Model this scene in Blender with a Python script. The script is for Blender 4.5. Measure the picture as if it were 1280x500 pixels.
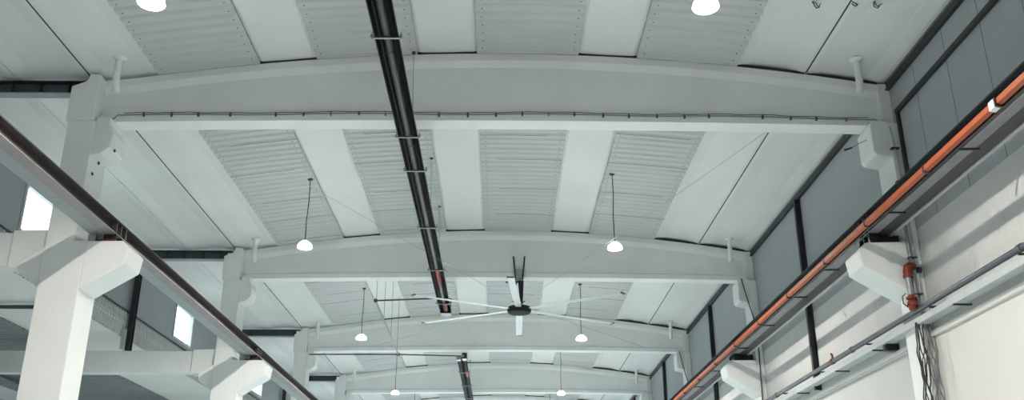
import bpy, bmesh, math, random
from mathutils import Vector, Matrix
random.seed(7)
S = bpy.context.scene
for o in list(bpy.data.objects): bpy.data.objects.remove(o)

# ------------------------------------------------------------------ camera
PITCH, YAW, FPX = math.radians(21.083), math.radians(0.728), 1175.0
cam_d = bpy.data.cameras.new('camera'); cam = bpy.data.objects.new('camera', cam_d)
S.collection.objects.link(cam); S.camera = cam
cam_d.sensor_width = 36.0; cam_d.sensor_fit = 'HORIZONTAL'; cam_d.lens = 36.0*FPX/1280.0
cam_d.clip_end = 300
Fv = Vector((math.sin(YAW)*math.cos(PITCH), math.cos(YAW)*math.cos(PITCH), math.sin(PITCH)))
Rv = Vector((math.cos(YAW), -math.sin(YAW), 0)); Uv = Rv.cross(Fv)
M = Matrix((Rv, Uv, -Fv)).transposed().to_4x4(); M.translation = Vector((0, 0, 1.6))
cam.matrix_world = M

# ------------------------------------------------------------------ world, exposure
W = bpy.data.worlds.new('sky'); S.world = W; W.use_nodes = True
bg = W.node_tree.nodes['Background']; bg.inputs[0].default_value = (0.86, 0.96, 1.0, 1); bg.inputs[1].default_value = 1.2
S.view_settings.view_transform = 'Standard'; S.view_settings.look = 'None'
S.view_settings.gamma = 1.0; S.view_settings.exposure = 2.46; S.view_settings.use_curve_mapping = False
LAMP_STRENGTH = 2000.0
S.cycles.diffuse_bounces = 6

# ------------------------------------------------------------------ materials
def mat(name, col, rough=0.6, metal=0.0, var=0.06, scale=3.0, bump=0.0, bscale=60.0, stain=0.0, stain_col=(0.25, 0.24, 0.23), sscale=1.4):
    m = bpy.data.materials.new(name); m.use_nodes = True
    nt = m.node_tree; N = nt.nodes; L = nt.links; b = N['Principled BSDF']
    b.inputs['Roughness'].default_value = rough; b.inputs['Metallic'].default_value = metal
    tc = N.new('ShaderNodeTexCoord'); geo = N.new('ShaderNodeNewGeometry')
    nz = N.new('ShaderNodeTexNoise'); nz.inputs['Scale'].default_value = scale; nz.inputs['Detail'].default_value = 6
    L.new(geo.outputs['Position'], nz.inputs['Vector'])
    r = N.new('ShaderNodeValToRGB')
    r.color_ramp.elements[0].position = 0.3; r.color_ramp.elements[1].position = 0.7
    r.color_ramp.elements[0].color = (*[c*(1-var) for c in col], 1); r.color_ramp.elements[1].color = (*[min(1, c*(1+var)) for c in col], 1)
    L.new(nz.outputs['Fac'], r.inputs['Fac']); out = r.outputs['Color']
    if stain > 0:
        n2 = N.new('ShaderNodeTexNoise'); n2.inputs['Scale'].default_value = sscale; n2.inputs['Detail'].default_value = 9; n2.inputs['Roughness'].default_value = 0.7
        L.new(geo.outputs['Position'], n2.inputs['Vector'])
        r2 = N.new('ShaderNodeValToRGB'); r2.color_ramp.elements[0].position = 0.60; r2.color_ramp.elements[1].position = 0.80
        r2.color_ramp.elements[0].color = (0, 0, 0, 1); r2.color_ramp.elements[1].color = (stain, stain, stain, 1)
        L.new(n2.outputs['Fac'], r2.inputs['Fac'])
        mx = N.new('ShaderNodeMix'); mx.data_type = 'RGBA'; mx.inputs['B'].default_value = (*stain_col, 1)
        L.new(r2.outputs['Color'], mx.inputs['Factor']); L.new(out, mx.inputs['A']); out = mx.outputs['Result']
    L.new(out, b.inputs['Base Color'])
    if bump > 0:
        n3 = N.new('ShaderNodeTexNoise'); n3.inputs['Scale'].default_value = bscale; n3.inputs['Detail'].default_value = 4
        L.new(geo.outputs['Position'], n3.inputs['Vector'])
        bp = N.new('ShaderNodeBump'); bp.inputs['Strength'].default_value = bump; bp.inputs['Distance'].default_value = 0.01
        L.new(n3.outputs['Fac'], bp.inputs['Height']); L.new(bp.outputs['Normal'], b.inputs['Normal'])
    return m
def emit(name, col, s):
    m = bpy.data.materials.new(name); m.use_nodes = True; nt = m.node_tree; nt.nodes.clear()
    e = nt.nodes.new('ShaderNodeEmission'); e.inputs[0].default_value = (*col, 1); e.inputs[1].default_value = s
    o = nt.nodes.new('ShaderNodeOutputMaterial'); nt.links.new(e.outputs[0], o.inputs[0]); return m
def ribbed(name, col, pitch, rough=0.5):
    """painted wall panel with fine vertical ribs along world Y"""
    m = mat(name, col, rough, var=0.03)
    nt = m.node_tree; N = nt.nodes; L = nt.links; b = N['Principled BSDF']
    geo = N.new('ShaderNodeNewGeometry'); sp = N.new('ShaderNodeSeparateXYZ'); L.new(geo.outputs['Position'], sp.inputs[0])
    mu = N.new('ShaderNodeMath'); mu.operation = 'MULTIPLY'; mu.inputs[1].default_value = 2*math.pi/pitch; L.new(sp.outputs['Y'], mu.inputs[0])
    si = N.new('ShaderNodeMath'); si.operation = 'SINE'; L.new(mu.outputs[0], si.inputs[0])
    bp = N.new('ShaderNodeBump'); bp.inputs['Strength'].default_value = 0.5; bp.inputs['Distance'].default_value = 0.004
    L.new(si.outputs[0], bp.inputs['Height']); L.new(bp.outputs['Normal'], b.inputs['Normal']); return m

CONC = mat('white_painted_concrete', (0.76, 0.785, 0.785), 0.7, var=0.03, scale=1.3, bump=0.25, bscale=35, stain=0.22, sscale=5.0, stain_col=(0.42, 0.43, 0.42))
SLAB = mat('white_painted_slab', (0.70, 0.725, 0.725), 0.7, var=0.035, scale=0.7, bump=0.2, bscale=20, stain=0.10, sscale=1.2, stain_col=(0.45, 0.45, 0.44))
SHEET = mat('grey_sheet_metal', (0.49, 0.515, 0.525), 0.5, var=0.03, scale=0.8)
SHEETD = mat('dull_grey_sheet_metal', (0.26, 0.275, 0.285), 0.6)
LAP = mat('dark_lap_sealant', (0.17, 0.18, 0.185), 0.6)
JOINT_GAP = mat('dark_joint_and_gap_shade', (0.035, 0.036, 0.038), 0.9)  # joint filler, also used as painted shade in the gaps above the beams
SCREW = mat('dark_screw', (0.06, 0.06, 0.065), 0.5)
PANEL = ribbed('light_grey_wall_panel', (0.60, 0.605, 0.60), 0.075)
PANEL_SHADED = mat('shaded_upper_wall_panel', (0.36, 0.39, 0.41), 0.55, var=0.03)  # same panel as the lower wall, with its shade put into a darker colour
PANELS = mat('dark_seam', (0.16, 0.17, 0.18), 0.6)
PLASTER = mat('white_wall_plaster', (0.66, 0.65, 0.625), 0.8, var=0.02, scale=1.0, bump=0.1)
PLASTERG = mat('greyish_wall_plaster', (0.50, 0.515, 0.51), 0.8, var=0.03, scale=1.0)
GREYP = mat('grey_clerestory_panel', (0.26, 0.285, 0.30), 0.5, var=0.04)
FIBRE = mat('weathered_corrugated_sheet', (0.46, 0.475, 0.48), 0.8, var=0.12, scale=5, stain=0.4, sscale=4)
STEEL = mat('dark_steel', (0.022, 0.024, 0.03), 0.5, var=0.15)
TIE = mat('blue_grey_steel', (0.055, 0.065, 0.08), 0.5, var=0.15)
GWEB = mat('brown_black_girder_paint', (0.035, 0.028, 0.03), 0.85, var=0.2)
GFL = mat('light_girder_flange_paint', (0.29, 0.272, 0.275), 0.55, var=0.08, scale=4, stain=0.3, sscale=3)
GFLR = mat('grey_girder_flange_paint', (0.22, 0.225, 0.24), 0.5, var=0.1, scale=4)
GPL = mat('blue_grey_walkway_plate', (0.30, 0.335, 0.355), 0.5, var=0.06)
GPLR = mat('dark_walkway_plate', (0.055, 0.05, 0.055), 0.55, var=0.12)
EDGE = mat('light_edge_strip', (0.42, 0.43, 0.44), 0.5)
RUST = mat('rusty_bearing_plate', (0.10, 0.035, 0.025), 0.8, var=0.3, scale=12)
ORANGE = mat('orange_plastic_rail', (0.36, 0.082, 0.026), 0.55, var=0.05)
MATTE = mat('matte_black', (0.010, 0.011, 0.014), 0.85)
BLACK = mat('black_satin', (0.008, 0.009, 0.013), 0.3, var=0.1)
TUBE = mat('heater_tube_sheen', (0.02, 0.021, 0.027), 0.42, metal=0.0, var=0.1)
REDGLOW = mat('orange_red_burner_sleeve', (0.24, 0.034, 0.013), 0.6, var=0.15)
GALV = mat('galvanised_metal', (0.30, 0.315, 0.325), 0.4, metal=0.5, var=0.1, scale=8)
GALVW = mat('pale_galvanised_tray', (0.42, 0.465, 0.48), 0.5, metal=0.0, var=0.08, scale=5)
PIPE = mat('grey_blue_steel_pipe', (0.07, 0.085, 0.10), 0.4, metal=0.2, var=0.1)
DKPIPE = mat('dark_brown_pipe', (0.06, 0.055, 0.055), 0.5)
RED = mat('red_valve_paint', (0.20, 0.026, 0.011), 0.5, var=0.15, scale=15)
WHITEPL = mat('white_plastic', (0.75, 0.76, 0.74), 0.5)
FRAME = mat('light_window_frame', (0.42, 0.45, 0.455), 0.5)
BLADE = mat('pale_fan_blade', (0.46, 0.48, 0.48), 0.4, var=0.02)
GUY = mat('pale_steel_wire', (0.42, 0.43, 0.43), 0.5)
WIRE = mat('grey_wire', (0.22, 0.23, 0.23), 0.5)
CORD = mat('dark_cord', (0.035, 0.035, 0.04), 0.6)
LAMPH = mat('white_lamp_housing', (0.72, 0.73, 0.71), 0.4)
LAMPL = [emit('lamp_diffuser_light', (1.0, 0.935, 0.845), LAMP_STRENGTH*k) for k in (0.95, 1.0, 1.2, 1.4, 1.4)]
LAMPR = emit('glowing_frosted_reflector', (1.0, 0.96, 0.9), 3.0)
FLOOR = mat('grey_green_epoxy_floor', (0.585, 0.69, 0.725), 0.4, var=0.05, scale=0.4)
FLOOR_NEAR = mat('near_floor_low_bounce', (0.56, 0.625, 0.635), 0.7, var=0.1, scale=0.5)  # unseen near floor, made slightly darker to weaken bounce onto the first bay
DECKM = mat('roof_deck', (0.5, 0.52, 0.52), 0.8)
CABG = mat('grey_cable', (0.20, 0.21, 0.22), 0.5)
GLASS = bpy.data.materials.new('clear_window_glass'); GLASS.use_nodes = True
_n = GLASS.node_tree; _n.nodes.clear()
_t = _n.nodes.new('ShaderNodeBsdfTransparent'); _t.inputs[0].default_value = (0.97, 0.99, 0.99, 1)
_g = _n.nodes.new('ShaderNodeBsdfGlossy'); _g.inputs['Roughness'].default_value = 0.03
_f = _n.nodes.new('ShaderNodeMixShader'); _f.inputs[0].default_value = 0.06
_o = _n.nodes.new('ShaderNodeOutputMaterial')
_n.links.new(_t.outputs[0], _f.inputs[1]); _n.links.new(_g.outputs[0], _f.inputs[2]); _n.links.new(_f.outputs[0], _o.inputs[0])

# ------------------------------------------------------------------ mesh helpers
class B:
    def __init__(s): s.bm = bmesh.new()
    def hexa(s, p):                       # 8 corners, bottom 4 then top 4 (same winding)
        v = [s.bm.verts.new(q) for q in p]
        for f in ((3, 2, 1, 0), (4, 5, 6, 7), (0, 1, 5, 4), (1, 2, 6, 5), (2, 3, 7, 6), (3, 0, 4, 7)): s.bm.faces.new([v[i] for i in f])
        return s
    def box(s, x0, x1, y0, y1, z0, z1):
        return s.hexa([(x0, y0, z0), (x1, y0, z0), (x1, y1, z0), (x0, y1, z0), (x0, y0, z1), (x1, y0, z1), (x1, y1, z1), (x0, y1, z1)])
    def prism(s, poly, axis, a, b):       # polygon (2-D, in the other two axes) swept from a to b
        def P(u, w, t): return {'x': (t, u, w), 'y': (u, t, w), 'z': (u, w, t)}[axis]
        A = [s.bm.verts.new(P(u, w, a)) for u, w in poly]; C = [s.bm.verts.new(P(u, w, b)) for u, w in poly]
        n = len(poly)
        s.bm.faces.new(A); s.bm.faces.new(C[::-1])
        for i in range(n): s.bm.faces.new((A[i], C[i], C[(i+1) % n], A[(i+1) % n]))
        return s
    def rings(s, secs, cap=True):         # list of equal-length point rings
        R = [[s.bm.verts.new(p) for p in r] for r in secs]; n = len(R[0])
        for a, b in zip(R, R[1:]):
            for i in range(n): s.bm.faces.new((a[i], a[(i+1) % n], b[(i+1) % n], b[i]))
        if cap: s.bm.faces.new(R[0][::-1]); s.bm.faces.new(R[-1])
        return s
    def tube(s, pts, r, n=10):
        pts = [Vector(p) for p in pts]; secs = []
        t0 = (pts[1]-pts[0]).normalized(); ref = Vector((0, 0, 1)) if abs(t0.z) < 0.9 else Vector((1, 0, 0))
        u = t0.cross(ref).normalized()
        for i, p in enumerate(pts):
            t = (pts[min(i+1, len(pts)-1)]-pts[max(i-1, 0)]).normalized()
            u = (u-t*u.dot(t)).normalized(); v = t.cross(u)
            rr = r[i] if isinstance(r, (list, tuple)) else r
            secs.append([p+(u*math.cos(2*math.pi*k/n)+v*math.sin(2*math.pi*k/n))*rr for k in range(n)])
        return s.rings(secs)
    def lathe(s, c, prof, axis='z', n=24): # prof: (radius, height) pairs
        c = Vector(c); secs = []
        for r, h in prof:
            ring = []
            for k in range(n):
                a = 2*math.pi*k/n; q = (r*math.cos(a), r*math.sin(a), h)
                ring.append(c+Vector({'z': q, 'y': (q[0], q[2], q[1]), 'x': (q[2], q[0], q[1])}[axis]))
            secs.append(ring)
        return s.rings(secs)
    def build(s, name, m, parent=None, smooth=False, bevel=0.0, **k):
        bmesh.ops.recalc_face_normals(s.bm, faces=s.bm.faces[:])
        me = bpy.data.meshes.new(name); s.bm.to_mesh(me); s.bm.free()
        if smooth:
            for p in me.polygons: p.use_smooth = True
            try: me.set_sharp_from_angle(angle=math.radians(38))
            except Exception: pass
        o = bpy.data.objects.new(name, me); S.collection.objects.link(o)
        for x in (m if isinstance(m, (list, tuple)) else [m]): me.materials.append(x)
        if bevel:
            md = o.modifiers.new('bevel', 'BEVEL'); md.width = bevel; md.segments = 2; md.limit_method = 'ANGLE'; md.angle_limit = math.radians(35)
        if parent is not None:
            o.parent = parent; o.matrix_parent_inverse = Matrix.Translation(-parent.location)
        tag(o, **k); return o
def tag(o, label=None, cat=None, group=None, kind=None):
    if label: o['label'] = label
    if cat: o['category'] = cat
    if group: o['group'] = group
    if kind: o['kind'] = kind
    return o
def thing(name, loc, label, cat, group=None):
    o = bpy.data.objects.new(name, None); S.collection.objects.link(o); o.location = loc; o.empty_display_size = 0.2
    return tag(o, label, cat, group, 'thing')
ORD = ['first', 'second', 'third', 'fourth', 'fifth', 'sixth', 'seventh', 'eighth']

# ------------------------------------------------------------------ layout (metres)
BY = [5.35, 14.625, 24.05, 33.13, 41.97, 50.8]          # beam centre lines; index 0 is behind the frame
CY = [y-0.10 for y in BY]                               # column centre lines
YEND = 59.5
XR, XL = 6.70, -9.60                                    # faces of the right wall and the clerestory wall
def ztop(x): return 9.34+0.58*(1-(x/6.6)**2) if abs(x) < 6.6 else 9.34
def zsof(x): return 8.555+0.065*(1-(x/6.6)**2)
BEAMW = ['nearest', 'second', 'third', 'fourth', 'fifth']   # words for BY[1..5]

# ------------------------------------------------------------------ setting: floor, walls, ceiling
B().box(-24, 7.2, 13, YEND+12, -0.15, 0).build('floor', FLOOR, kind='structure')
B().box(-24, 7.2, -16, 13, -0.15, 0).build('floor_near', FLOOR_NEAR, kind='structure')
b = B()
xs = [-9.75, -6.6]+[-6.6+13.2*i/24 for i in range(1, 24)]+[6.6, 7.0]
b.rings([[(x, -16, ztop(x)+0.24), (x, YEND, ztop(x)+0.24), (x, YEND, ztop(x)+0.36), (x, -16, ztop(x)+0.36)] for x in xs]).build('ceiling', DECKM, kind='structure')
# right wall: panels above, the upper ones coloured darker for shade; plastered wall below
B().box(XR, 7.0, -16, YEND, 4.84, 6.6).build('wall_right', PANEL, kind='structure')
wr = B().box(XR, 7.0, -16, YEND, 6.6, 9.8).build('wall_right_upper', PANEL_SHADED, kind='structure')
for i, y in enumerate([8.1, 9.25, 10.3, 11.32, 12.37, 13.43]):
    B().box(XR-0.003, XR, y-0.005, y+0.005, 6.6, 9.2).build('panel_seam', PANELS, wr)
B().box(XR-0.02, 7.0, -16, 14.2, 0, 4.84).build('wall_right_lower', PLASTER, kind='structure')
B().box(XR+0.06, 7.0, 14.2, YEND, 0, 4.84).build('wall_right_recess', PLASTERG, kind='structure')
B().box(XR-0.07, XR, -16, 14.2, 4.84, 4.93).build('trim_1', PLASTER, kind='structure', bevel=0.01)
B().box(XR-0.04, XR+0.06, 14.85, YEND, 4.86, 4.92).build('trim_2', PLASTER, kind='structure', bevel=0.01)
# dark trims on the upper right wall
b = B(); b.box(XR-0.07, XR, -16, YEND, 9.20, 9.235); b.box(XR-0.05, XR, -16, YEND, 9.255, 9.33); b.build('trim_3', STEEL, kind='structure')
B().box(XR-0.06, XR, -16, 14.2, 8.66, 8.74).build('trim_4', STEEL, kind='structure')
# back and far end; far opening is unseen, added to let daylight in
B().box(-24, 7.0, -16.2, -16, 0, 9.8).build('wall_back', PLASTERG, kind='structure')
b = B(); b.box(-24, -4.5, YEND, YEND+0.2, 0, 9.9); b.box(4.5, 7.0, YEND, YEND+0.2, 0, 9.9); b.box(-4.5, 4.5, YEND, YEND+0.2, 5.5, 9.9); b.build('wall_far', PLASTERG, kind='structure')  # unseen doorway gap added so daylight brightens the far bays

# clerestory wall on the left with windows
WIN = [(8.2, 9.9), (17.75, 19.45), (27.2, 28.9), (36.5, 38.2), (45.4, 47.1)]
ZW0, ZW1 = 7.74, 8.84
b = B(); ys = [-16]+[y for w in WIN for y in w]+[YEND]
b.box(XL-0.12, XL, -16, YEND, 7.58, ZW0); b.box(XL-0.12, XL, -16, YEND, ZW1, 9.75)
for i in range(0, len(ys), 2): b.box(XL-0.12, XL, ys[i], ys[i+1], ZW0, ZW1)
b.build('wall_left', GREYP, kind='structure')
for i, (a, c) in enumerate(WIN):
    b = B(); t = 0.075
    b.box(XL-0.10, XL+0.03, a, a+t, ZW0, ZW1); b.box(XL-0.10, XL+0.03, c-t, c, ZW0, ZW1)
    b.box(XL-0.10, XL+0.03, a+t, c-t, ZW0, ZW0+t); b.box(XL-0.10, XL+0.03, a+t, c-t, ZW1-t, ZW1)
    w = b.build('window_%d' % (i+1), FRAME, kind='structure')
    B().box(XL-0.05, XL-0.04, a+t, c-t, ZW0+t, ZW1-t).build('window_pane', GLASS, w)
    B().box(XL+0.03, XL+0.05, (a+c)/2-0.05, (a+c)/2+0.05, ZW0+0.01, ZW0+0.06).build('window_latch', GALV, w)
B().box(XL, XL+0.05, -16, YEND, ZW1+0.01, ZW1+0.07).build('trim_5', STEEL, kind='structure')
B().box(XL, XL+0.03, -16, YEND, 7.60, 7.64).build('trim_6', STEEL, kind='structure')

# lower side hall seen under the clerestory: its roof and outer wall
B().box(-24, XL-0.02, -16, YEND, 7.25, 7.4).build('ceiling_side', DECKM, kind='structure')
B().box(-24, -23.8, -16, YEND, 0, 7.25).build('wall_side', PLASTERG, kind='structure')

# ------------------------------------------------------------------ roof beams
def beam(i):
    yc = BY[i]; xa, xb = -6.82, 6.52
    w = BEAMW[i-1] if i else ''
    label = {1: 'nearest white concrete roof beam, with a clipped cable along its lower edge',
             2: 'second white concrete roof beam, the one carrying the big fan',
             3: 'third white concrete roof beam, just behind the big fan',
             4: 'fourth white concrete roof beam, behind the smaller second heater start',
             5: 'farthest white concrete roof beam at the bottom edge of the picture'}[i]
    t = thing('roof_beam', (0, yc, 8.55), label, 'beam', 'arched roof beams')
    secs = []
    for k in range(25):
        x = xa+(xb-xa)*k/24; zt = ztop(x)-0.002; zb = zsof(x)
        pr = [(.175, zb), (.175, zb+.12), (.115, zb+.155), (.115, zt-.25), (.175, zt-.13), (.175, zt)]
        secs.append([(x, yc-p, z) for p, z in pr]+[(x, yc+p, z) for p, z in pr[::-1]])
    B().rings(secs).build('beam_web', CONC, t)
    b = B()                                              # thick block over the left column, stepped at its outer corner
    b.prism([(-7.25, 8.46), (-6.80, 8.46), (-6.80, 9.335), (-6.98, 9.335), (-6.98, 9.26), (-7.02, 9.2), (-7.25, 9.1)], 'y', yc-0.42, yc+0.24)
    b.build('end_block', CONC, t, bevel=0.012)
    B().box(6.50, XR, yc-0.24, yc+0.24, 8.5, 9.335).build('end_block', CONC, t, bevel=0.012)
    return t
for i in range(1, 6): beam(i)

# cable clipped along the nearest beam
t = thing('beam_cable', (0, BY[1]-0.18, 8.7), 'thin grey cable clipped along the front of the nearest roof beam', 'cable')
yb = BY[1]-0.19
def zc(x): return zsof(x)+0.115+0.012*math.sin(x*1.9)
pts = [(-6.62, yb+0.05, 7.9), (-6.62, yb, 8.45), (-6.58, yb, 8.58)]+[(-6.5+12.9*k/46, yb, zc(-6.5+12.9*k/46)) for k in range(47)]+[(6.46, yb-0.05, 8.58), (6.50, yb-0.2, 8.46)]
B().tube(pts, 0.011, 6).build('cable', WIRE, t, smooth=True)
pts2 = [(-6.4+12.7*k/46, yb+0.004, zc(-6.4+12.7*k/46)+0.035+0.008*math.sin(k*2.1)) for k in range(47)]
B().tube(pts2, 0.006, 6).build('thin_wire', CORD, t)
for x in (-6.06, -5.59, -5.14, -4.6, -3.83, -3.36, -2.9, -2.42, -1.97, -1.06, -0.57, -0.09, 0.36, 0.81, 1.25, 1.74, 2.18, 2.66, 3.13, 3.55, 4.47, 4.95, 5.39, 5.9):
    h = random.uniform(0.03, 0.05)
    B().box(x-0.016, x+0.016, yb-0.018, yb+0.014, zc(x)-h, zc(x)+0.022).build('clip', SCREW if random.random() < 0.7 else WIRE, t)

# ------------------------------------------------------------------ columns
def column(i, side):
    y0, y1 = BY[i]-0.42, BY[i]+0.22
    n = BEAMW[i-1]
    if side < 0:
        lab = {1: 'big white concrete column at the left, front face brightly lit, bracket carrying the crane girder',
               2: 'second white concrete column on the left, its bracket at the lower left of the picture',
               3: 'third white concrete column on the left, mostly behind the crane girder',
               4: 'fourth white column on the left, far down the hall', 5: 'fifth white column on the left, farthest down the hall'}[i]
    else:
        lab = {1: 'white concrete column on the right wall with bracket, pipes and hanging cables',
               2: 'second white concrete column on the right wall, bracket below the orange rail',
               3: 'third white concrete column on the right wall, narrow and far off',
               4: 'fourth white column on the right wall, far down the hall', 5: 'fifth white column on the right wall, farthest down the hall'}[i]
    t = thing('concrete_column', (-6.9 if side < 0 else 6.6, (y0+y1)/2, 0), lab, 'column', 'hall columns')
    if side < 0:
        B().prism([(-7.20, 0), (-6.56, 0), (-6.56, 6.36), (-6.75, 6.36), (-6.75, 8.46), (-7.20, 8.46)], 'y', y0, y1).build('shaft', CONC, t, bevel=0.012)
        # main bracket with bevelled tip, rough top
        B().prism([(-6.57, 5.56), (-5.90, 5.98), (-5.86, 6.24), (-5.98, 6.36), (-6.57, 6.36)], 'y', y0, y1).build('corbel', CONC, t, bevel=0.025)
        B().prism([(-7.19, 5.58), (-7.56, 5.84), (-7.58, 6.02), (-7.19, 6.30)], 'y', y0+0.04, y1-0.04).build('corbel', CONC, t, bevel=0.02)
        B().prism([(-6.76, 7.86), (-6.60, 7.90), (-6.47, 8.02), (-6.45, 8.26), (-6.53, 8.44), (-6.53, 8.56), (-6.76, 8.56)], 'y', y0+0.06, y1-0.03).build('beam_bracket', CONC, t, bevel=0.02)
        if i == 1:
            for (z, y) in ((8.02, 14.45), (7.84, 14.56), (7.58, 14.4)):
                x = -6.75 if z < 7.9 else -6.47
                B().lathe((x, y, z), [(0.004, 0), (0.03, 0.004), (0.026, 0.02), (0.004, 0.024)], 'x', 8).build('rust_hole_plug', SCREW, t)
    else:
        B().prism([(6.53, 0), (6.53, 6.36), (6.50, 6.42), (6.50, 8.5), (XR-0.005, 8.5), (XR-0.005, 0)], 'y', y0, y1).build('shaft', CONC, t, bevel=0.012)
        B().prism([(6.54, 5.48), (5.74, 5.98), (5.70, 6.24), (5.84, 6.38), (6.54, 6.40)], 'y', y0, y1).build('corbel', CONC, t, bevel=0.025)
        B().prism([(6.51, 7.88), (6.25, 7.93), (6.20, 7.98), (6.20, 8.47), (6.26, 8.555), (6.51, 8.555)], 'y', y0+0.02, y1-0.03).build('beam_bracket', CONC, t, bevel=0.02)
    return t
for i in range(1, 6):
    column(i, -1); column(i, 1)

# ------------------------------------------------------------------ crane girders
def girder(side):
    y0, y1 = 1.0, 58.0; s = side
    # distances from the centre line: inner flange edge, flange width, flange underside, web top
    xin, wide, zb, zt = (6.14, 0.21, 6.50, 6.70) if s < 0 else (5.943, 0.161, 6.57, 6.90)
    t = thing('crane_girder', (s*(xin+wide/2), y0, zb),
              'long dark crane girder on the left column brackets, pale underside' if s < 0 else 'long dark crane girder on the right wall brackets, behind the orange rail', 'girder', 'crane girders')
    def bx(b, a, c, z0, z1, ya=y0, yb=y1):
        u, v = sorted((s*a, s*c)); return b.box(u, v, ya, yb, z0, z1)
    xc = xin+wide/2; dark = GWEB if s < 0 else STEEL
    bx(B(), xin, xin+wide, zb, zb+0.009).build('bottom_flange', GFL if s < 0 else GFLR, t)
    b = B(); bx(b, xc-0.006, xc+0.006, zb+0.009, zt); bx(b, xin-0.01, xin+wide+0.01, zt, zt+0.02); b.build('girder_web', dark, t)
    bx(B(), xc-0.03, xc+0.03, zt+0.02, zt+0.07).build('crane_rail', dark, t)
    if s < 0:
        bx(B(), xin+wide, 6.575, 6.505, 6.525).build('walkway_plate', GPL, t)
        for y in [3.3+2.35*k for k in range(22)]: bx(B(), xin+wide+0.005, 6.57, 6.5035, 6.5055, y, y+0.012).build('plate_joint', PANELS, t)
    else:
        bx(B(), xin+wide, 6.324, 6.575, 6.59).build('walkway_plate', GPLR, t)
        bx(B(), 6.324, 6.376, 6.555, 6.61).build('edge_strip', EDGE, t)
        for y in [8.6, 10.95, 13.3, 16.3, 18.2, 20.6, 23.0, 26.0, 28.5, 31.0]:
            bx(B(), 5.66, 6.15, 6.545, 6.568, y, y+0.03).build('conductor_bracket', STEEL, t)
    for i in range(1, 6):
        ya = BY[i]-0.40
        for k in range(3):
            bx(B(), xin+0.004, xc-0.006, zb+0.009, zt, ya+0.06+k*0.19, ya+0.08+k*0.19).build('stiffener', GPLR if s < 0 else TIE, t)
        zc = 6.362 if s < 0 else 6.392
        bx(B(), xin-0.01, xin+wide+0.08, zc, zc+0.035, ya+0.02, BY[i]+0.16).build('bearing_plate', RUST if s < 0 else BLACK, t)
        for q in (0.08, 0.30, 0.50):
            bx(B(), xin+0.005, xin+wide-0.01, zc+0.035, zb, ya+q, ya+q+0.025).build('stool_plate', GWEB if s < 0 else BLACK, t)
        bx(B(), xc-0.01, xc+0.01, zc+0.035, zb, ya+0.09, ya+0.50).build('stool_plate', GWEB if s < 0 else BLACK, t)
        if s > 0: bx(B(), xin+wide+0.02, 6.48, zc+0.0, 6.57, ya+0.2, ya+0.56).build('stool_block', BLACK, t)
        if s < 0: bx(B(), xin+0.34, xin+0.46, 6.362, 6.50, ya+0.1, ya+0.2).build('packing_plate', GALVW, t)
    return t
girder(-1); girder(1)

# orange conductor rail clipped to the right girder
t = thing('conductor_rail', (5.63, 1.0, 6.42), 'bright orange power rail running along the right crane girder', 'rail')
B().prism([(5.560, 6.405), (5.615, 6.390), (5.640, 6.410), (5.640, 6.485), (5.595, 6.495), (5.560, 6.475)], 'y', 1.0, 57.0).build('rail', ORANGE, t)
B().prism([(5.640, 6.380), (5.665, 6.380), (5.665, 6.500), (5.640, 6.500)], 'y', 1.0, 57.0).build('rail_backing', BLACK, t)
for k, y in enumerate([4.2, 6.8, 9.38, 11.32, 13.46, 15.4, 17.6, 19.8, 22, 24.2, 26.4, 28.6, 30.8, 33, 35.2, 37.4, 39.6, 41.8]):
    b = B(); b.prism([(5.549, 6.380), (5.615, 6.365), (5.675, 6.390), (5.675, 6.520), (5.595, 6.515), (5.549, 6.490)], 'y', y, y+0.03)
    b.build('clip', GPLR if k != 2 else BLACK, t)
    if k == 2: B().prism([(5.547, 6.382), (5.615, 6.367), (5.645, 6.390), (5.645, 6.500), (5.595, 6.510), (5.547, 6.485)], 'y', y+0.04, y+0.16).build('joint_cover', WHITEPL, t)

# ------------------------------------------------------------------ left side: steel ties, concrete cross beams, posts, skirts
for i in range(1, 5):
    yc = BY[i]-0.1; n = BEAMW[i-1]
    t = thing('steel_tie_beam', (-8.4, yc, 9.08), {1: 'dark steel tie beam at the far left beside the nearest column head', 2: 'dark steel tie beam beside the second left column head', 3: 'short looking dark steel tie beam beside the third left column head', 4: 'small dark steel tie beam beside the fourth left column head'}[i], 'beam', 'steel ties left of the columns')
    xa = -7.26
    B().box(XL, xa, yc-0.09, yc+0.09, 9.08, 9.10).build('bottom_flange', GPL, t)
    B().box(XL, xa+0.13, yc-0.09, yc+0.09, 9.305, 9.325).build('top_flange', STEEL, t)
    B().box(XL, xa, yc-0.005, yc+0.005, 9.10, 9.305).build('web', TIE, t)
    for k in range(5):
        x = XL+0.25+k*0.48
        if x < xa: B().box(x, x+0.012, yc-0.085, yc-0.005, 9.10, 9.305).build('stiffener', STEEL, t)
for i in range(1, 5):
    yc = BY[i]-0.1
    dz = -0.08 if i == 1 else 0.0
    t = thing('cross_beam', (-8.5, yc, 6.05), {1: 'white concrete cross beam at the far left edge joining the nearest column', 2: 'white concrete cross beam behind the big left column, ending at the second column', 3: 'white concrete cross beam ending at the third left column', 4: 'white concrete cross beam ending at the fourth left column'}[i], 'beam', 'cross beams left of the columns')
    B().box(-13.0, -7.62, yc-0.15, yc+0.15, 6.06+dz, 6.62+dz).build('beam_body', CONC, t, bevel=0.015)
    B().prism([(-7.80, 6.03+dz), (-7.48, 6.03+dz), (-7.22, 6.12+dz), (-7.22, 6.66+dz), (-7.80, 6.65+dz)], 'y', yc-0.19, yc+0.19).build('end_block', CONC, t, bevel=0.008)
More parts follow.
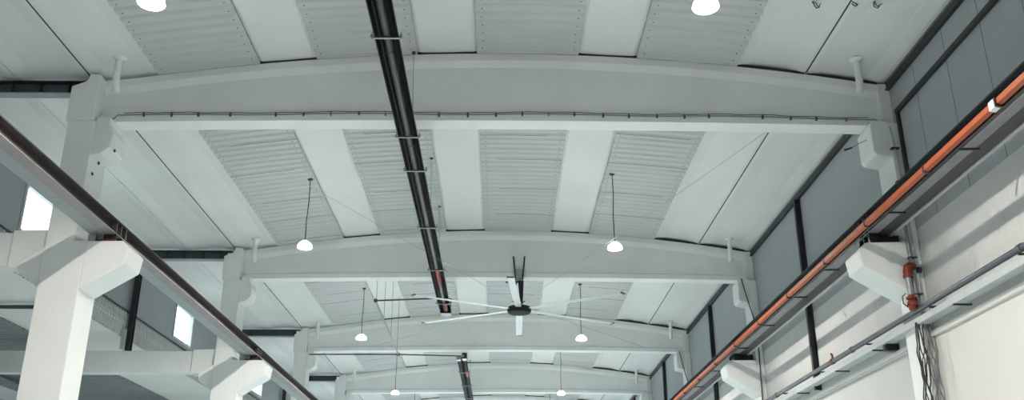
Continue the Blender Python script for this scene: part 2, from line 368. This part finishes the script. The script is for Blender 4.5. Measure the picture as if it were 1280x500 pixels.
for i in range(1, 5):
    yc = BY[i]-0.2
    t = thing('steel_post', (XL, yc, 6.62), {1: 'dark steel post on the clerestory wall above the nearest cross beam', 2: 'dark steel post standing on the second cross beam below the crane girder', 3: 'dark steel post on the third cross beam', 4: 'dark steel post on the fourth cross beam'}[i], 'post', 'clerestory posts')
    b = B(); b.box(XL+0.055, XL+0.175, yc-0.09, yc-0.075, 6.62, 9.3); b.box(XL+0.055, XL+0.175, yc+0.075, yc+0.09, 6.62, 9.3); b.box(XL+0.11, XL+0.12, yc-0.075, yc+0.075, 6.62, 9.3)
    b.build('post', STEEL, t)
    B().box(XL+0.0, XL+0.08, yc-0.28, yc-0.14, 6.62, 7.15).build('cleat_plate', GALVW, t)
def corr(b, x, y0, y1, z0, z1, pitch, dep):
    n = int((y1-y0)/pitch*6); secs = []
    for k in range(n+1):
        y = y0+(y1-y0)*k/n; d = dep*math.sin(2*math.pi*(y-y0)/pitch)
        secs.append([(x+d, y, z0), (x+d, y, z1), (x+d-0.012, y, z1), (x+d-0.012, y, z0)])
    return b.rings(secs)
for i in range(1, 5):
    y0, y1 = BY[i-1]-0.20, BY[i]-0.202
    t = corr(B(), XL-0.03, y0, y1, 6.97, 7.62, 0.177, 0.04).build('corrugated_skirt', FIBRE, label={1: 'corrugated sheet skirt below the nearest clerestory stretch at the far left', 2: 'corrugated sheet skirt under the wall left of the dark post', 3: 'corrugated sheet skirt under the small lit window right of the dark post', 4: 'corrugated sheet skirt farther along beyond the second left column'}[i], cat='wall sheet', group='corrugated skirts under the clerestory', kind='thing')
    B().tube([(XL+0.02, y0+0.02, 7.33), (XL+0.02, y1-0.02, 7.33)], 0.012, 6).build('rail_wire', GALVW, t)

# lower side hall roof pieces
for i, (x0, x1, w) in enumerate([(-11.75, XL-0.06, 'nearest to'), (-17.6, -16.2, 'farther out from')]):
    t = B().box(x0, x1, 8, 52, 6.98, 7.2).build('side_roof_slab', SLAB, label='white roof slab of the lower side hall %s the crane girder' % w, cat='roof slab', group='side hall roof slabs', kind='thing', bevel=0.03)
def sheet_mesh(b, x0, x1, y0, y1, zf, pitch=0.25, dep=0.032, nx=5):
    prof = []; y = y0
    while y < y1-0.02:
        for f, d in ((0.0, 0.0), (0.46, 0.0), (0.56, dep*0.5), (0.64, dep), (0.84, dep), (0.92, dep*0.5)):
            yy = y+f*pitch
            if yy < y1: prof.append((yy, d))
        y += pitch
    prof.append((y1, 0.0))
    grid = [[(x0+(x1-x0)*k/nx, yy, zf(x0+(x1-x0)*k/nx)+d) for k in range(nx+1)] for yy, d in prof]
    bmv = [[b.bm.verts.new(p) for p in r] for r in grid]
    for r, q in zip(bmv, bmv[1:]):
        for k in range(nx): b.bm.faces.new((r[k], r[k+1], q[k+1], q[k]))
    return b
t = sheet_mesh(B(), -16.2, -11.72, 8, 52, lambda x: 6.95, nx=1).build('side_roof_sheet', SHEETD, label='grey ribbed roof sheet of the lower side hall, left of the big column', cat='roof sheet', kind='thing')
md = t.modifiers.new('thick', 'SOLIDIFY'); md.thickness = 0.01; md.offset = 1
for k in range(60):
    y = 16+k*0.5
    B().lathe((-11.80, y, 6.94), [(0.002, 0), (0.018, 0.004), (0.018, 0.014), (0.002, 0.016)], 'z', 6).build('screw', SCREW, t)
t = thing('side_tie_rod', (-11, 20.4, 6.85), 'dark horizontal steel bar under the side hall roof at far left', 'bar')
B().box(-13.5, XL-0.1, 20.36, 20.44, 6.84, 6.91).build('bar', TIE, t)
for x in (-10.0, -13.0): B().box(x-0.02, x+0.02, 20.38, 20.42, 6.91, 6.99).build('hanger', TIE, t)
t = thing('side_cable_run', (-14.5, 20, 6.8), 'dark cables sagging under the side hall roof at bottom left', 'cable')
for k in range(3): B().tube([(-15.1+0.1*k, 14+2*j, 6.86+0.04*math.sin(j*1.3+k)) for j in range(18)], 0.018, 6).build('cable', CORD, t, smooth=True)

# ------------------------------------------------------------------ roof: concrete slabs and ribbed grey sheets
SLABS = [(-9.58, -8.36, 'lip'), (-8.34, -7.06, 'lip'), (-7.04, -5.87, 'lip'), (-4.24, -3.18, 'flat'), (-1.50, -0.40, 'flat'), (1.32, 2.40, 'flat'), (4.08, 5.31, 'lip'), (5.335, 6.66, 'lip')]
SHEETS = [(-5.92, -4.19), (-3.22, -1.47), (-0.43, 1.35), (2.37, 4.12)]
SLABW = ['at far left', 'left of the column line', 'right of the left column line', 'between the leftmost sheets', 'left of the central sheet', 'right of the central sheet', 'right of the rightmost sheet', 'along the right wall']
SHEETW = ['leftmost', 'left-of-centre', 'central', 'rightmost']
BAYW = ['before the nearest beam', 'between nearest and second beams', 'between second and third beams', 'between third and fourth beams', 'beyond the fourth beam', 'at the far end']
def slab_mesh(x0, x1, y0, y1, kind):
    g = 0.045
    if kind == 'lip':                                     # shallow trough between two sloping edge ribs
        u = [(0, 0), (0.05, 0), (0.24, 0.045), (0.5, 0.052), (0.76, 0.045), (0.95, 0), (1, 0)]
    else:
        u = [(0, 0.03), (0.09, 0.006), (0.3, 0), (0.5, -0.003), (0.7, 0), (0.91, 0.006), (1, 0.03)]
    def ring(y): return [(x0+(x1-x0)*a, y, ztop(x0+(x1-x0)*a)+g+d) for a, d in u]+[(x0+(x1-x0)*a, y, ztop(x0+(x1-x0)*a)+0.235) for a in (1, 0.75, 0.5, 0.25, 0)]
    b = B(); n = 12; b.rings([ring(y0+(y1-y0)*k/n) for k in range(n+1)]); return b
for bay in range(6):
    y0, y1 = BY[bay], (BY[bay+1] if bay < 5 else YEND)
    if bay == 0: y0 = 3.0
    for k, (x0, x1, kd) in enumerate(SLABS):
        ya, yb = y0+0.006, y1-0.006
        t = slab_mesh(x0, x1, ya, yb, kd).build('roof_slab', SLAB, label='white roof slab %s, %s' % (SLABW[k], BAYW[bay]), cat='roof slab', group='white roof slabs', kind='thing')
        for yq in (y0, y1):
            if yq == BY[0]-0 and bay == 0 or yq == YEND or yq == 3.0: continue
            ra, rb = (yq+0.01, yq+0.155) if yq == y0 else (yq-0.155, yq-0.01)
            secs = []
            for q in range(5):
                x = x0+0.02+(x1-x0-0.04)*q/4; secs.append([(x, ra, ztop(x)), (x, rb, ztop(x)), (x, rb, ztop(x)+0.06), (x, ra, ztop(x)+0.06)])
            if x0 > -6.9: B().rings(secs).build('gap_shade_strip', JOINT_GAP, t)  # dark strip standing in for the shade in the gap between slab and beam
        if k in (2, 7):                                # dark open joint along the edge
            xj = x0-0.012; B().box(xj-0.013, xj+0.013, ya+0.16, yb-0.16, ztop(xj)+0.043, ztop(xj)+0.2).build('joint_filler', JOINT_GAP, t)
    ya, yb = y0+0.182, y1-0.182
    for k, (x0, x1) in enumerate(SHEETS):
        t = sheet_mesh(B(), x0, x1, ya, yb, lambda x: ztop(x)+0.0).build('roof_sheet', SHEET, label='%s grey ribbed roof sheet %s' % (SHEETW[k], BAYW[bay]), cat='roof sheet', group='grey roof sheets', kind='thing')
        md = t.modifiers.new('thick', 'SOLIDIFY'); md.thickness = 0.006; md.offset = 1
        # laps where one sheet overlaps the next
        ny = int((yb-ya)/1.5)
        for j in range(1, ny+1):
            yy = ya+j*1.5+random.choice((-0.25, 0, 0.25)) - 0.0
            if yy > yb-0.1: continue
            xa = x0+(0.0 if random.random() < 0.6 else random.uniform(0, 0.5)); xb = x1-(0.0 if random.random() < 0.6 else random.uniform(0, 0.6))
            if bay == 0: continue
            bb = B(); secs = []
            for q in range(7):
                x = xa+(xb-xa)*q/6; z = ztop(x)
                secs.append([(x, yy, z-0.004), (x, yy+0.018, z-0.004), (x, yy+0.018, z+0.002), (x, yy, z+0.002)])
            bb.rings(secs).build('sheet_lap', LAP, t)
        if bay < 3:                                       # screw heads along both edges
            step = 0.25 if bay < 2 else 0.5
            n = int((yb-ya)/step); cnt = 0
            for e, xx in enumerate((x0+0.10, x1-0.10)):
                bb = None
                for j in range(n+1):
                    yy = ya+0.08+j*step
                    if yy > yb-0.02 or yy < 11.2: continue
                    B().lathe((xx+random.uniform(-0.012, 0.012), yy, ztop(xx)-0.008), [(0.002, 0), (0.013, 0.003), (0.013, 0.010), (0.002, 0.012)], 'z', 6).build('screw', SCREW, t)

# short rain drain stubs hanging from the slabs beside each beam
for i in range(1, 5):
    for s, x in ((-1, -6.38), (1, 5.99)):
        y = BY[i]-0.74; z = ztop(x)+0.09
        t = thing('drain_stub', (x, y, z), 'short white drain pipe hanging from the roof at the %s end of the %s beam' % ('left' if s < 0 else 'right', BEAMW[i-1]), 'pipe', 'roof drain stubs')
        B().tube([(x, y, z+0.02), (x, y, z-0.40), (x, y+0.01, z-0.46), (x, y+0.03, z-0.53), (x, y+0.07, z-0.6)], [0.062, 0.06, 0.06, 0.06, 0.06], 14).build('pipe', CONC, t, smooth=True)
        b = B()
        n = 18; secs = []
        for r, h in ((0.12, 0.0), (0.11, -0.015), (0.08, -0.035), (0.062, -0.05)):
            secs.append([(x+r*(1+0.15*random.uniform(-1, 1))*math.cos(2*math.pi*k/n), y+r*(1+0.15*random.uniform(-1, 1))*math.sin(2*math.pi*k/n), z+h) for k in range(n)])
        b.rings(secs).build('mortar_collar', CONC, t, smooth=True)
for (x, y, w) in ((4.89, 12.44, 'leftmost'), (5.41, 12.27, 'middle'), (5.74, 12.24, 'rightmost')):
    z = ztop(x)+0.05+0.04
    b = B(); pts = [(x+0.07*math.cos(a)+random.uniform(-0.02, 0.02), y+0.05*math.sin(a*1.3), z-0.03+0.03*math.cos(a*2)) for a in [0.5*k for k in range(11)]]
    b.tube(pts, 0.009, 6).build('lifting_loop', SCREW, label='%s of three small rusty wire loops in the slab at the upper right' % w, cat='wire loop', group='rusty wire loops', kind='thing')

# ------------------------------------------------------------------ right wall posts, pipe, tray
for k, (y, z0, w) in enumerate(((19.62, 4.95, 'nearest'), (28.95, 4.95, 'second'), (37.9, 4.95, 'third'), (46.8, 4.95, 'fourth'))):
    b = B(); b.box(XR-0.13, XR-0.117, y-0.05, y+0.05, z0, 9.2); b.box(XR-0.013, XR, y-0.05, y+0.05, z0, 9.2); b.box(XR-0.117, XR-0.013, y-0.006, y+0.006, z0, 9.2)
    b.build('wall_post', STEEL, label='%s dark steel post on the right wall, between two columns' % w, cat='post', group='right wall posts', kind='thing')
b = B(); b.box(XR-0.05, XR, BY[1]-0.50, BY[1]-0.43, 6.95, 8.66)
b.build('wall_post', STEEL, label='dark steel post tight beside the nearest right column, above the orange rail', cat='post', group='right wall posts', kind='thing')
t = thing('steel_pipe', (6.47, 2, 5.25), 'dark steel pipe running along the right wall above the cable tray', 'pipe')
B().tube([(6.47, 2, 5.25), (6.47, 56, 5.25)], 0.045, 14).build('pipe', PIPE, t, smooth=True)
for y in (7.0, 11.0, 17.0, 22.0, 27.0): B().tube([(6.47, y, 5.25), (6.47, y+0.09, 5.25)], 0.056, 14).build('coupling', PIPE, t, smooth=True)
B().tube([(6.47, 18.05, 5.25), (6.47, 18.15, 5.25)], 0.058, 14).build('coupling', RED, t, smooth=True, label='rusty red coupling')
B().tube([(6.47, 18.1, 5.29), (6.47, 18.1, 5.37), (6.44, 18.1, 5.40)], 0.022, 8).build('sprinkler_head', RED, t, smooth=True)
for y in [3.3+2.6*k for k in range(18)]:
    B().box(6.46, XR, y, y+0.03, 5.18, 5.205).build('pipe_bracket', STEEL, t)
t = thing('cable_tray', (6.55, 2, 5.05), 'pale metal cable tray under the dark pipe on the right wall', 'cable tray')
b = B(); b.box(6.44, 6.62, 2, 56, 5.03, 5.04); b.box(6.44, 6.446, 2, 56, 5.04, 5.13); b.box(6.614, 6.62, 2, 56, 5.04, 5.13); b.build('tray', GALVW, t)
for y in (9.2, 12.9, 16.0, 17.9, 20.4, 23.0, 26.0, 29.0, 32.0):
    b = B(); b.box(6.43, XR, y, y+0.03, 5.008, 5.03); b.build('arm', STEEL, t)

# red sprinkler riser on the nearest right column
ry = BY[1]-0.50
t = thing('sprinkler_riser', (6.40, ry, 5.2), 'red and grey sprinkler riser with valve on the nearest right column', 'riser')
B().tube([(6.40, ry, 5.44), (6.40, ry, 5.86)], 0.048, 16).build('pipe', GALV, t, smooth=True)
B().tube([(6.40, ry, 5.80), (6.40, ry, 5.88), (6.415, ry, 5.94), (6.46, ry+0.02, 5.965), (6.53, ry+0.06, 5.965)], [0.066, 0.066, 0.066, 0.064, 0.062], 16).build('elbow', RED, t, smooth=True)
B().lathe((6.40, ry, 5.80), [(0.03, -0.03), (0.075, -0.028), (0.075, 0.012), (0.03, 0.014)], 'z', 16).build('flange', RED, t, smooth=True)
B().lathe((6.40, ry, 5.24), [(0.045, 0), (0.062, 0.02), (0.062, 0.05), (0.085, 0.065), (0.088, 0.13), (0.06, 0.15), (0.05, 0.18), (0.08, 0.185), (0.08, 0.215), (0.05, 0.22), (0.049, 0.25)], 'z', 18).build('valve_body', RED, t, smooth=True)
B().lathe((6.31, ry, 5.36), [(0.02, 0), (0.06, -0.01), (0.065, -0.045), (0.045, -0.06), (0.01, -0.062)], 'x', 16).build('pressure_gauge', WHITEPL, t, smooth=True)
B().tube([(6.30, ry-0.05, 5.50), (6.24, ry-0.05, 5.45), (6.235, ry-0.05, 5.34), (6.30, ry-0.04, 5.29)], 0.009, 6).build('trim_tube', CORD, t, smooth=True)
B().lathe((6.56, ry-0.02, 5.89), [(0.01, -0.01), (0.05, -0.005), (0.05, 0.05), (0.01, 0.055)], 'x', 12).build('end_cap', STEEL, t, smooth=True)
# tall thin grey conduit from the beam down the column
t = thing('conduit_riser', (6.56, BY[1]-0.47, 5.0), 'thin grey conduit rising along the nearest right column', 'conduit')
B().tube([(6.50, BY[1]-0.30, 8.52), (6.52, BY[1]-0.42, 8.42), (6.53, BY[1]-0.45, 8.2), (6.56, BY[1]-0.46, 7.4), (6.57, BY[1]-0.46, 6.6), (6.58, BY[1]-0.46, 5.3), (6.58, BY[1]-0.46, 5.05)], 0.018, 8).build('conduit', GALVW, t, smooth=True)
B().tube([(6.50, BY[1]-0.46, 6.9), (6.50, BY[1]-0.46, 5.3)], 0.028, 10).build('conduit', GALV, t, smooth=True)
for z in (8.0, 7.4, 6.85, 6.1, 5.5): B().box(6.47, 6.60, BY[1]-0.49, BY[1]-0.415, z, z+0.025).build('clip', STEEL, t)
# conduits on the further right columns
for i in (2, 3):
    t = thing('column_cable', (6.49, BY[i]-0.44, 6.5), 'dark thin cable looping down the %s right column' % ORD[i-1], 'cable', 'cables on far right columns')
    B().tube([(6.30, BY[i]-0.44, 8.53), (6.36, BY[i]-0.445, 8.2), (6.47, BY[i]-0.445, 7.7), (6.56, BY[i]-0.445, 7.35), (6.58, BY[i]-0.45, 6.7), (6.55, BY[i]-0.45, 5.2)], 0.014, 6).build('cable', CORD, t, smooth=True)
    B().box(6.53, 6.59, BY[i]-0.47, BY[i]-0.42, 7.28, 7.42).build('junction_box', STEEL, t)
t = thing('cable_stub', (6.2, 14.3, 8.05), 'small black cable end sticking out beside the nearest right bracket', 'cable')
B().tube([(6.23, BY[1]-0.2, 8.30), (6.10, BY[1]-0.1, 8.26), (5.98, BY[1]-0.05, 8.20)], [0.006, 0.007, 0.008], 6).build('wire', WIRE, t, smooth=True)
B().tube([(5.99, BY[1]-0.05, 8.205), (5.86, BY[1]-0.02, 8.17)], [0.014, 0.02], 8).build('plug', BLACK, t, smooth=True)
t = thing('junction_box', (6.6, 15.6, 5.0), 'small black junction box under the tray beside the hanging cables', 'box')
B().box(6.48, 6.70, 15.52, 15.66, 4.97-0.06, 5.03).build('case', BLACK, t, bevel=0.008)
B().box(6.46, 6.48, 15.55, 15.63, 4.94, 5.0).build('lid', STEEL, t)

# loose cables hanging down the front of the nearest right column
for k in range(12):
    y = BY[1]-0.46-0.012*(k % 3); x0 = 6.40+0.022*k
    dark = k < 6
    pts = []; ph = random.uniform(0, 6); am = random.uniform(0.008, 0.03)
    for j in range(17):
        z = 5.06-j*0.115
        pts.append((x0+am*math.sin(j*0.9+ph)+0.01*math.sin(j*2.3+ph)-0.003*j*(1 if dark else -1)*0.5, y+0.012*math.cos(j*1.1+ph), z))
    o = B().tube(pts, random.uniform(0.007, 0.013), 6).build('hanging_cable', CORD if dark else CABG, smooth=True, kind='thing',
        label='one of the dark loose cables bundled down the nearest right column' if dark else 'one of the grey loose cables bundled down the nearest right column', cat='cable', group='dark loose cables on the right column' if dark else 'grey loose cables on the right column')

# ------------------------------------------------------------------ pendant high-bay lamps
LY = [0.5, 9.95, 19.68, 28.75, 38.9, 47.9]  # first row is out of frame, added as fill for the near columns
LAB = {(-1, -1): 'unseen pendant lamp added as fill almost overhead of the viewpoint, left row', (-1, 1): 'unseen pendant lamp added as fill almost overhead of the viewpoint, right row', (0, -1): 'large pendant lamp at the top left, cut by the frame', (0, 1): 'large pendant lamp at the top right', (1, -1): 'left pendant lamp hanging before the second beam', (1, 1): 'right pendant lamp hanging before the second beam',
       (2, -1): 'left pendant lamp hanging before the third beam', (2, 1): 'right pendant lamp hanging before the third beam', (3, -1): 'left pendant lamp hanging before the fourth beam', (3, 1): 'right pendant lamp hanging before the fourth beam',
       (4, -1): 'farthest left pendant lamp', (4, 1): 'farthest right pendant lamp'}
def lamp(x, y, z, label, row):
    t = thing('pendant_lamp', (x, y, z), label, 'lamp', 'pendant high-bay lamps')
    zr = ztop(x)
    for (a, c) in SHEETS:
        pass
    B().tube([(x, y, zr+0.01), (x+0.012, y, zr-0.5), (x-0.01, y, zr-1.0), (x, y, z+0.178)], 0.011, 6).build('cord', CORD, t, smooth=True)
    B().box(x-0.05, x+0.05, y-0.03, y+0.03, zr-0.03, zr+0.02).build('ceiling_hook', CORD, t)
    B().lathe((x, y, z), [(0.066, 0.049), (0.072, 0.12), (0.074, 0.16), (0.06, 0.175), (0.02, 0.18)], 'z', 28).build('housing', LAMPH, t, smooth=True)
    B().lathe((x, y, z), [(0.066, 0.042), (0.158, 0.0), (0.166, 0.012), (0.15, 0.07), (0.11, 0.115), (0.075, 0.13)], 'z', 32).build('reflector', LAMPR, t, smooth=True)
    B().lathe((x, y, z), [(0.062, 0.047), (0.062, 0.041), (0.004, 0.040)], 'z', 24).build('diffuser', LAMPL[row], t, smooth=True)
for j, y in enumerate(LY, -1):
    for s, x in ((-1, -4.30), (1, 2.52)): lamp(x, y, 7.99 if j == 0 else 8.04, LAB[(j, s)], max(j, 0))

# ------------------------------------------------------------------ radiant tube heaters
def heater(x, y0, y1, z, label, brackets, rods, first):
    t = thing('radiant_heater', (x, y0, z), label, 'heater', 'black radiant tube heaters')
    o, i_ = 0.165, 0.155
    prof = [(-o, 0.0), (-0.13, 0.11), (-0.06, 0.15), (0.06, 0.15), (0.13, 0.11), (o, 0.0), (i_, 0.0), (0.122, 0.10), (0.055, 0.138), (-0.055, 0.138), (-0.122, 0.10), (-i_, 0.0)]
    B().rings([[(x+a, y, z+c) for a, c in prof] for y in (y0, y1)]).build('reflector', BLACK if first else MATTE, t)
    if first:
        B().tube([(x, y0+0.05, z+0.045), (x, y1+0.25, z+0.045)], 0.055, 16).build('radiant_tube', TUBE, t, smooth=True)
        for y in [y0+3.05*k for k in range(7)]: B().tube([(x, y, z+0.045), (x, y+0.08, z+0.045)], 0.06, 16).build('tube_coupling', TUBE, t, smooth=True)
        B().tube([(x, 21.2, z+0.042), (x, 22.35, z+0.042)], 0.058, 16).build('burner_sleeve', REDGLOW, t, smooth=True, label='orange red tube section')
        B().tube([(x+0.02, y1-0.7, z+0.042), (x+0.02, y1+0.1, z+0.042)], 0.058, 16).build('burner_sleeve', REDGLOW, t, smooth=True, label='orange red tube section')
        B().box(x-0.15, x+0.15, y1+0.08, y1+0.42, z-0.05, z+0.2).build('burner_box', BLACK, t, bevel=0.02)
    else:
        for d in (-0.09, 0.09):
            B().tube([(x+d, y0-0.45 if d > 0 else y0-0.25, z+0.03), (x+d, y1, z+0.03)], 0.06, 16).build('radiant_tube', MATTE, t, smooth=True)
        B().box(x+0.01, x+0.18, y0-0.75, y0-0.35, z-0.06, z+0.14).build('burner_box', BLACK, t, bevel=0.02)
        B().box(x-0.19, x-0.03, y0-0.45, y0-0.2, z-0.04, z+0.10).build('fan_box', GALV, t, bevel=0.02)
        B().tube([(x+0.09, y0+1.8, z+0.028), (x+0.09, y0+2.8, z+0.028)], 0.064, 16).build('burner_sleeve', REDGLOW, t, smooth=True, label='orange red tube section')
    for y in brackets:
        b = B(); b.box(x-0.19, x+0.19, y, y+0.03, z-0.03, z-0.012); b.box(x-0.195, x-0.18, y, y+0.03, z-0.03, z+0.06); b.box(x+0.18, x+0.195, y, y+0.03, z-0.03, z+0.06)
        b.build('bracket', GALV, t)
        for s in (-1, 1): B().lathe((x+s*0.19, y-0.005, z+0.0), [(0.002, -0.01), (0.02, -0.008), (0.02, 0.045), (0.002, 0.047)], 'y', 8).build('bracket_bolt', GALV, t)
    for y in rods:
        B().tube([(x+0.0, y, z+0.14), (x-0.03, y, ztop(x)+0.02)], 0.006, 6).build('hanger_rod', WIRE, t)
        B().box(x-0.06, x+0.0, y-0.02, y+0.02, ztop(x)-0.02, ztop(x)+0.02).build('rod_fixing', CORD, t)
    return t
heater(-1.50, 5.0, 25.0, 8.0, 'long black radiant tube heater hanging from the top of the picture', [7.7, 10.68, 13.75, 15.15, 18.15, 21.15, 24.2], [10.9, 14.40, 18.98, 21.96, 24.6], True)
heater(-1.29, 31.9, 50.0, 8.0, 'far black radiant tube heater at the bottom, with two tubes', [33.9, 36.6, 39.6, 42.9], [33.4, 37.0, 41.3], False)

# gas pipe with elbows and rods between the heaters
t = thing('gas_pipe', (-3.3, 24, 8.0), 'thin dark gas pipe zigzagging between the two black heaters', 'pipe')
B().tube([(-1.35, 24.5, 8.07), (-1.28, 24.05, 8.05), (-1.36, 23.75, 8.02), (-3.27, 23.98, 8.0)], 0.022, 8).build('branch_pipe', DKPIPE, t)
B().tube([(-3.27, 23.98, 8.0), (-3.36, 30.8, 8.0)], 0.026, 8).build('main_pipe', WIRE, t)
B().tube([(-6.3, 30.83, 8.0), (-3.36, 30.8, 8.0), (-1.30, 30.95, 7.98)], 0.022, 8).build('branch_pipe', DKPIPE, t)
B().tube([(-1.30, 30.95, 7.98), (-1.22, 31.1, 8.02), (-1.20, 31.3, 8.03)], 0.03, 8).build('flexible_hose', GALV, t, smooth=True)
for p in ((-3.27, 23.98, 8.0), (-3.36, 30.8, 8.0)): B().lathe(p, [(0.01, -0.05), (0.045, -0.04), (0.05, 0.0), (0.045, 0.04), (0.01, 0.05)], 'z', 10).build('elbow', DKPIPE, t, smooth=True)
for y in (24.15, 26.1, 28.2): 
    x = -3.27-0.09*(y-23.98)/6.82
    B().tube([(x, y, 8.0), (x, y, ztop(x)+0.05)], 0.007, 6).build('hanger_rod', WIRE, t)
B().tube([(-3.34, 30.2, 8.0), (-3.34, 30.2, ztop(-3.34)+0.05)], 0.007, 6).build('hanger_rod', WIRE, t)

# ------------------------------------------------------------------ big ceiling fan under the second beam
FX, FY, FZ = 0.49, 23.80, 7.70
t = thing('ceiling_fan', (FX, FY, FZ), 'large ceiling fan with six pale blades and black hub on the second beam', 'fan')
yf = BY[2]-0.19
for s in (-1, 1):
    b = B(); b.hexa([(FX+s*0.075-0.02, yf-0.05, 8.40), (FX+s*0.075+0.02, yf-0.05, 8.40), (FX+s*0.075+0.02, yf-0.0, 8.40), (FX+s*0.075-0.02, yf-0.0, 8.40),
                     (FX+s*0.15-0.02, yf-0.05, 9.18), (FX+s*0.15+0.02, yf-0.05, 9.18), (FX+s*0.15+0.02, yf-0.0, 9.18), (FX+s*0.15-0.02, yf-0.0, 9.18)])
    b.build('clamp_arm', BLACK, t)
B().box(FX-0.10, FX+0.10, yf-0.02, yf+0.0, 8.66, 8.84).build('clamp_plate', GPL, t)
B().box(FX-0.10, FX+0.10, yf-0.06, BY[2]+0.25, 8.50, 8.552).build('clamp_plate', GALV, t)
B().box(FX-0.36, FX-0.02, yf+0.02, yf+0.06, 8.47, 8.50).build('clamp_bar', BLACK, t)
B().hexa([(FX+0.03, FY-0.02, 7.84), (FX+0.09, FY-0.02, 7.84), (FX+0.09, FY+0.04, 7.84), (FX+0.03, FY+0.04, 7.84), (FX-0.03, FY-0.03, 8.5), (FX+0.12, FY-0.03, 8.5), (FX+0.12, FY+0.09, 8.5), (FX-0.03, FY+0.09, 8.5)]).build('drop_post', BLACK, t)
B().lathe((FX, FY, FZ), [(0.05, 0.17), (0.10, 0.15), (0.14, 0.11), (0.28, 0.09), (0.31, 0.06), (0.31, -0.03), (0.28, -0.07), (0.08, -0.08)], 'z', 36).build('hub', MATTE, t, smooth=True)
for k in range(6):
    a = math.radians([-33, 30, 89, 150, -152, -95][k]); u = Vector((math.cos(a), math.sin(a), 0)); v = Vector((-u.y, u.x, 0)); c = Vector((FX, FY, FZ+0.02))
    secs = []
    for d, w in ((0.30, 0.06), (0.42, 0.085), (0.55, 0.09), (1.6, 0.09), (2.95, 0.085)):
        p = c+u*d+Vector((0, 0, -0.02*d*0.0))
        secs.append([p-v*w+Vector((0, 0, 0.004)), p-v*w*0.3+Vector((0, 0, 0.016)), p+v*w*0.4+Vector((0, 0, 0.010)), p+v*w+Vector((0, 0, -0.006)), p+v*w*0.4+Vector((0, 0, -0.002)), p-v*w*0.3+Vector((0, 0, 0.002))])
    bl = B().rings(secs).build('blade', BLADE, t, smooth=True)
    p = c+u*2.95
    B().rings([[p+u*e-v*0.087+Vector((0, 0, 0.022)), p+u*e+v*0.087+Vector((0, 0, 0.012)), p+u*e+v*0.087+Vector((0, 0, -0.012)), p+u*e-v*0.087+Vector((0, 0, -0.006))] for e in (0.0, 0.05)]).build('tip_cap', BLACK, bl)
for (x, y, z) in ((-5.05, BY[1]+0.17, 8.60), (4.62, BY[1]+0.17, 8.60), (-4.6, BY[3]-0.18, 8.70), (5.2, BY[3]-0.18, 8.70)):
    d = Vector((x, y, z))-Vector((FX, FY, FZ+0.15)); st = Vector((FX, FY, FZ+0.15))+d.normalized()*0.06
    B().tube([st, (x, y, z)], 0.005, 5).build('guy_wire', GUY, t)
    B().tube([st, st+d.normalized()*0.28], 0.016, 6).build('turnbuckle', BLACK, t)
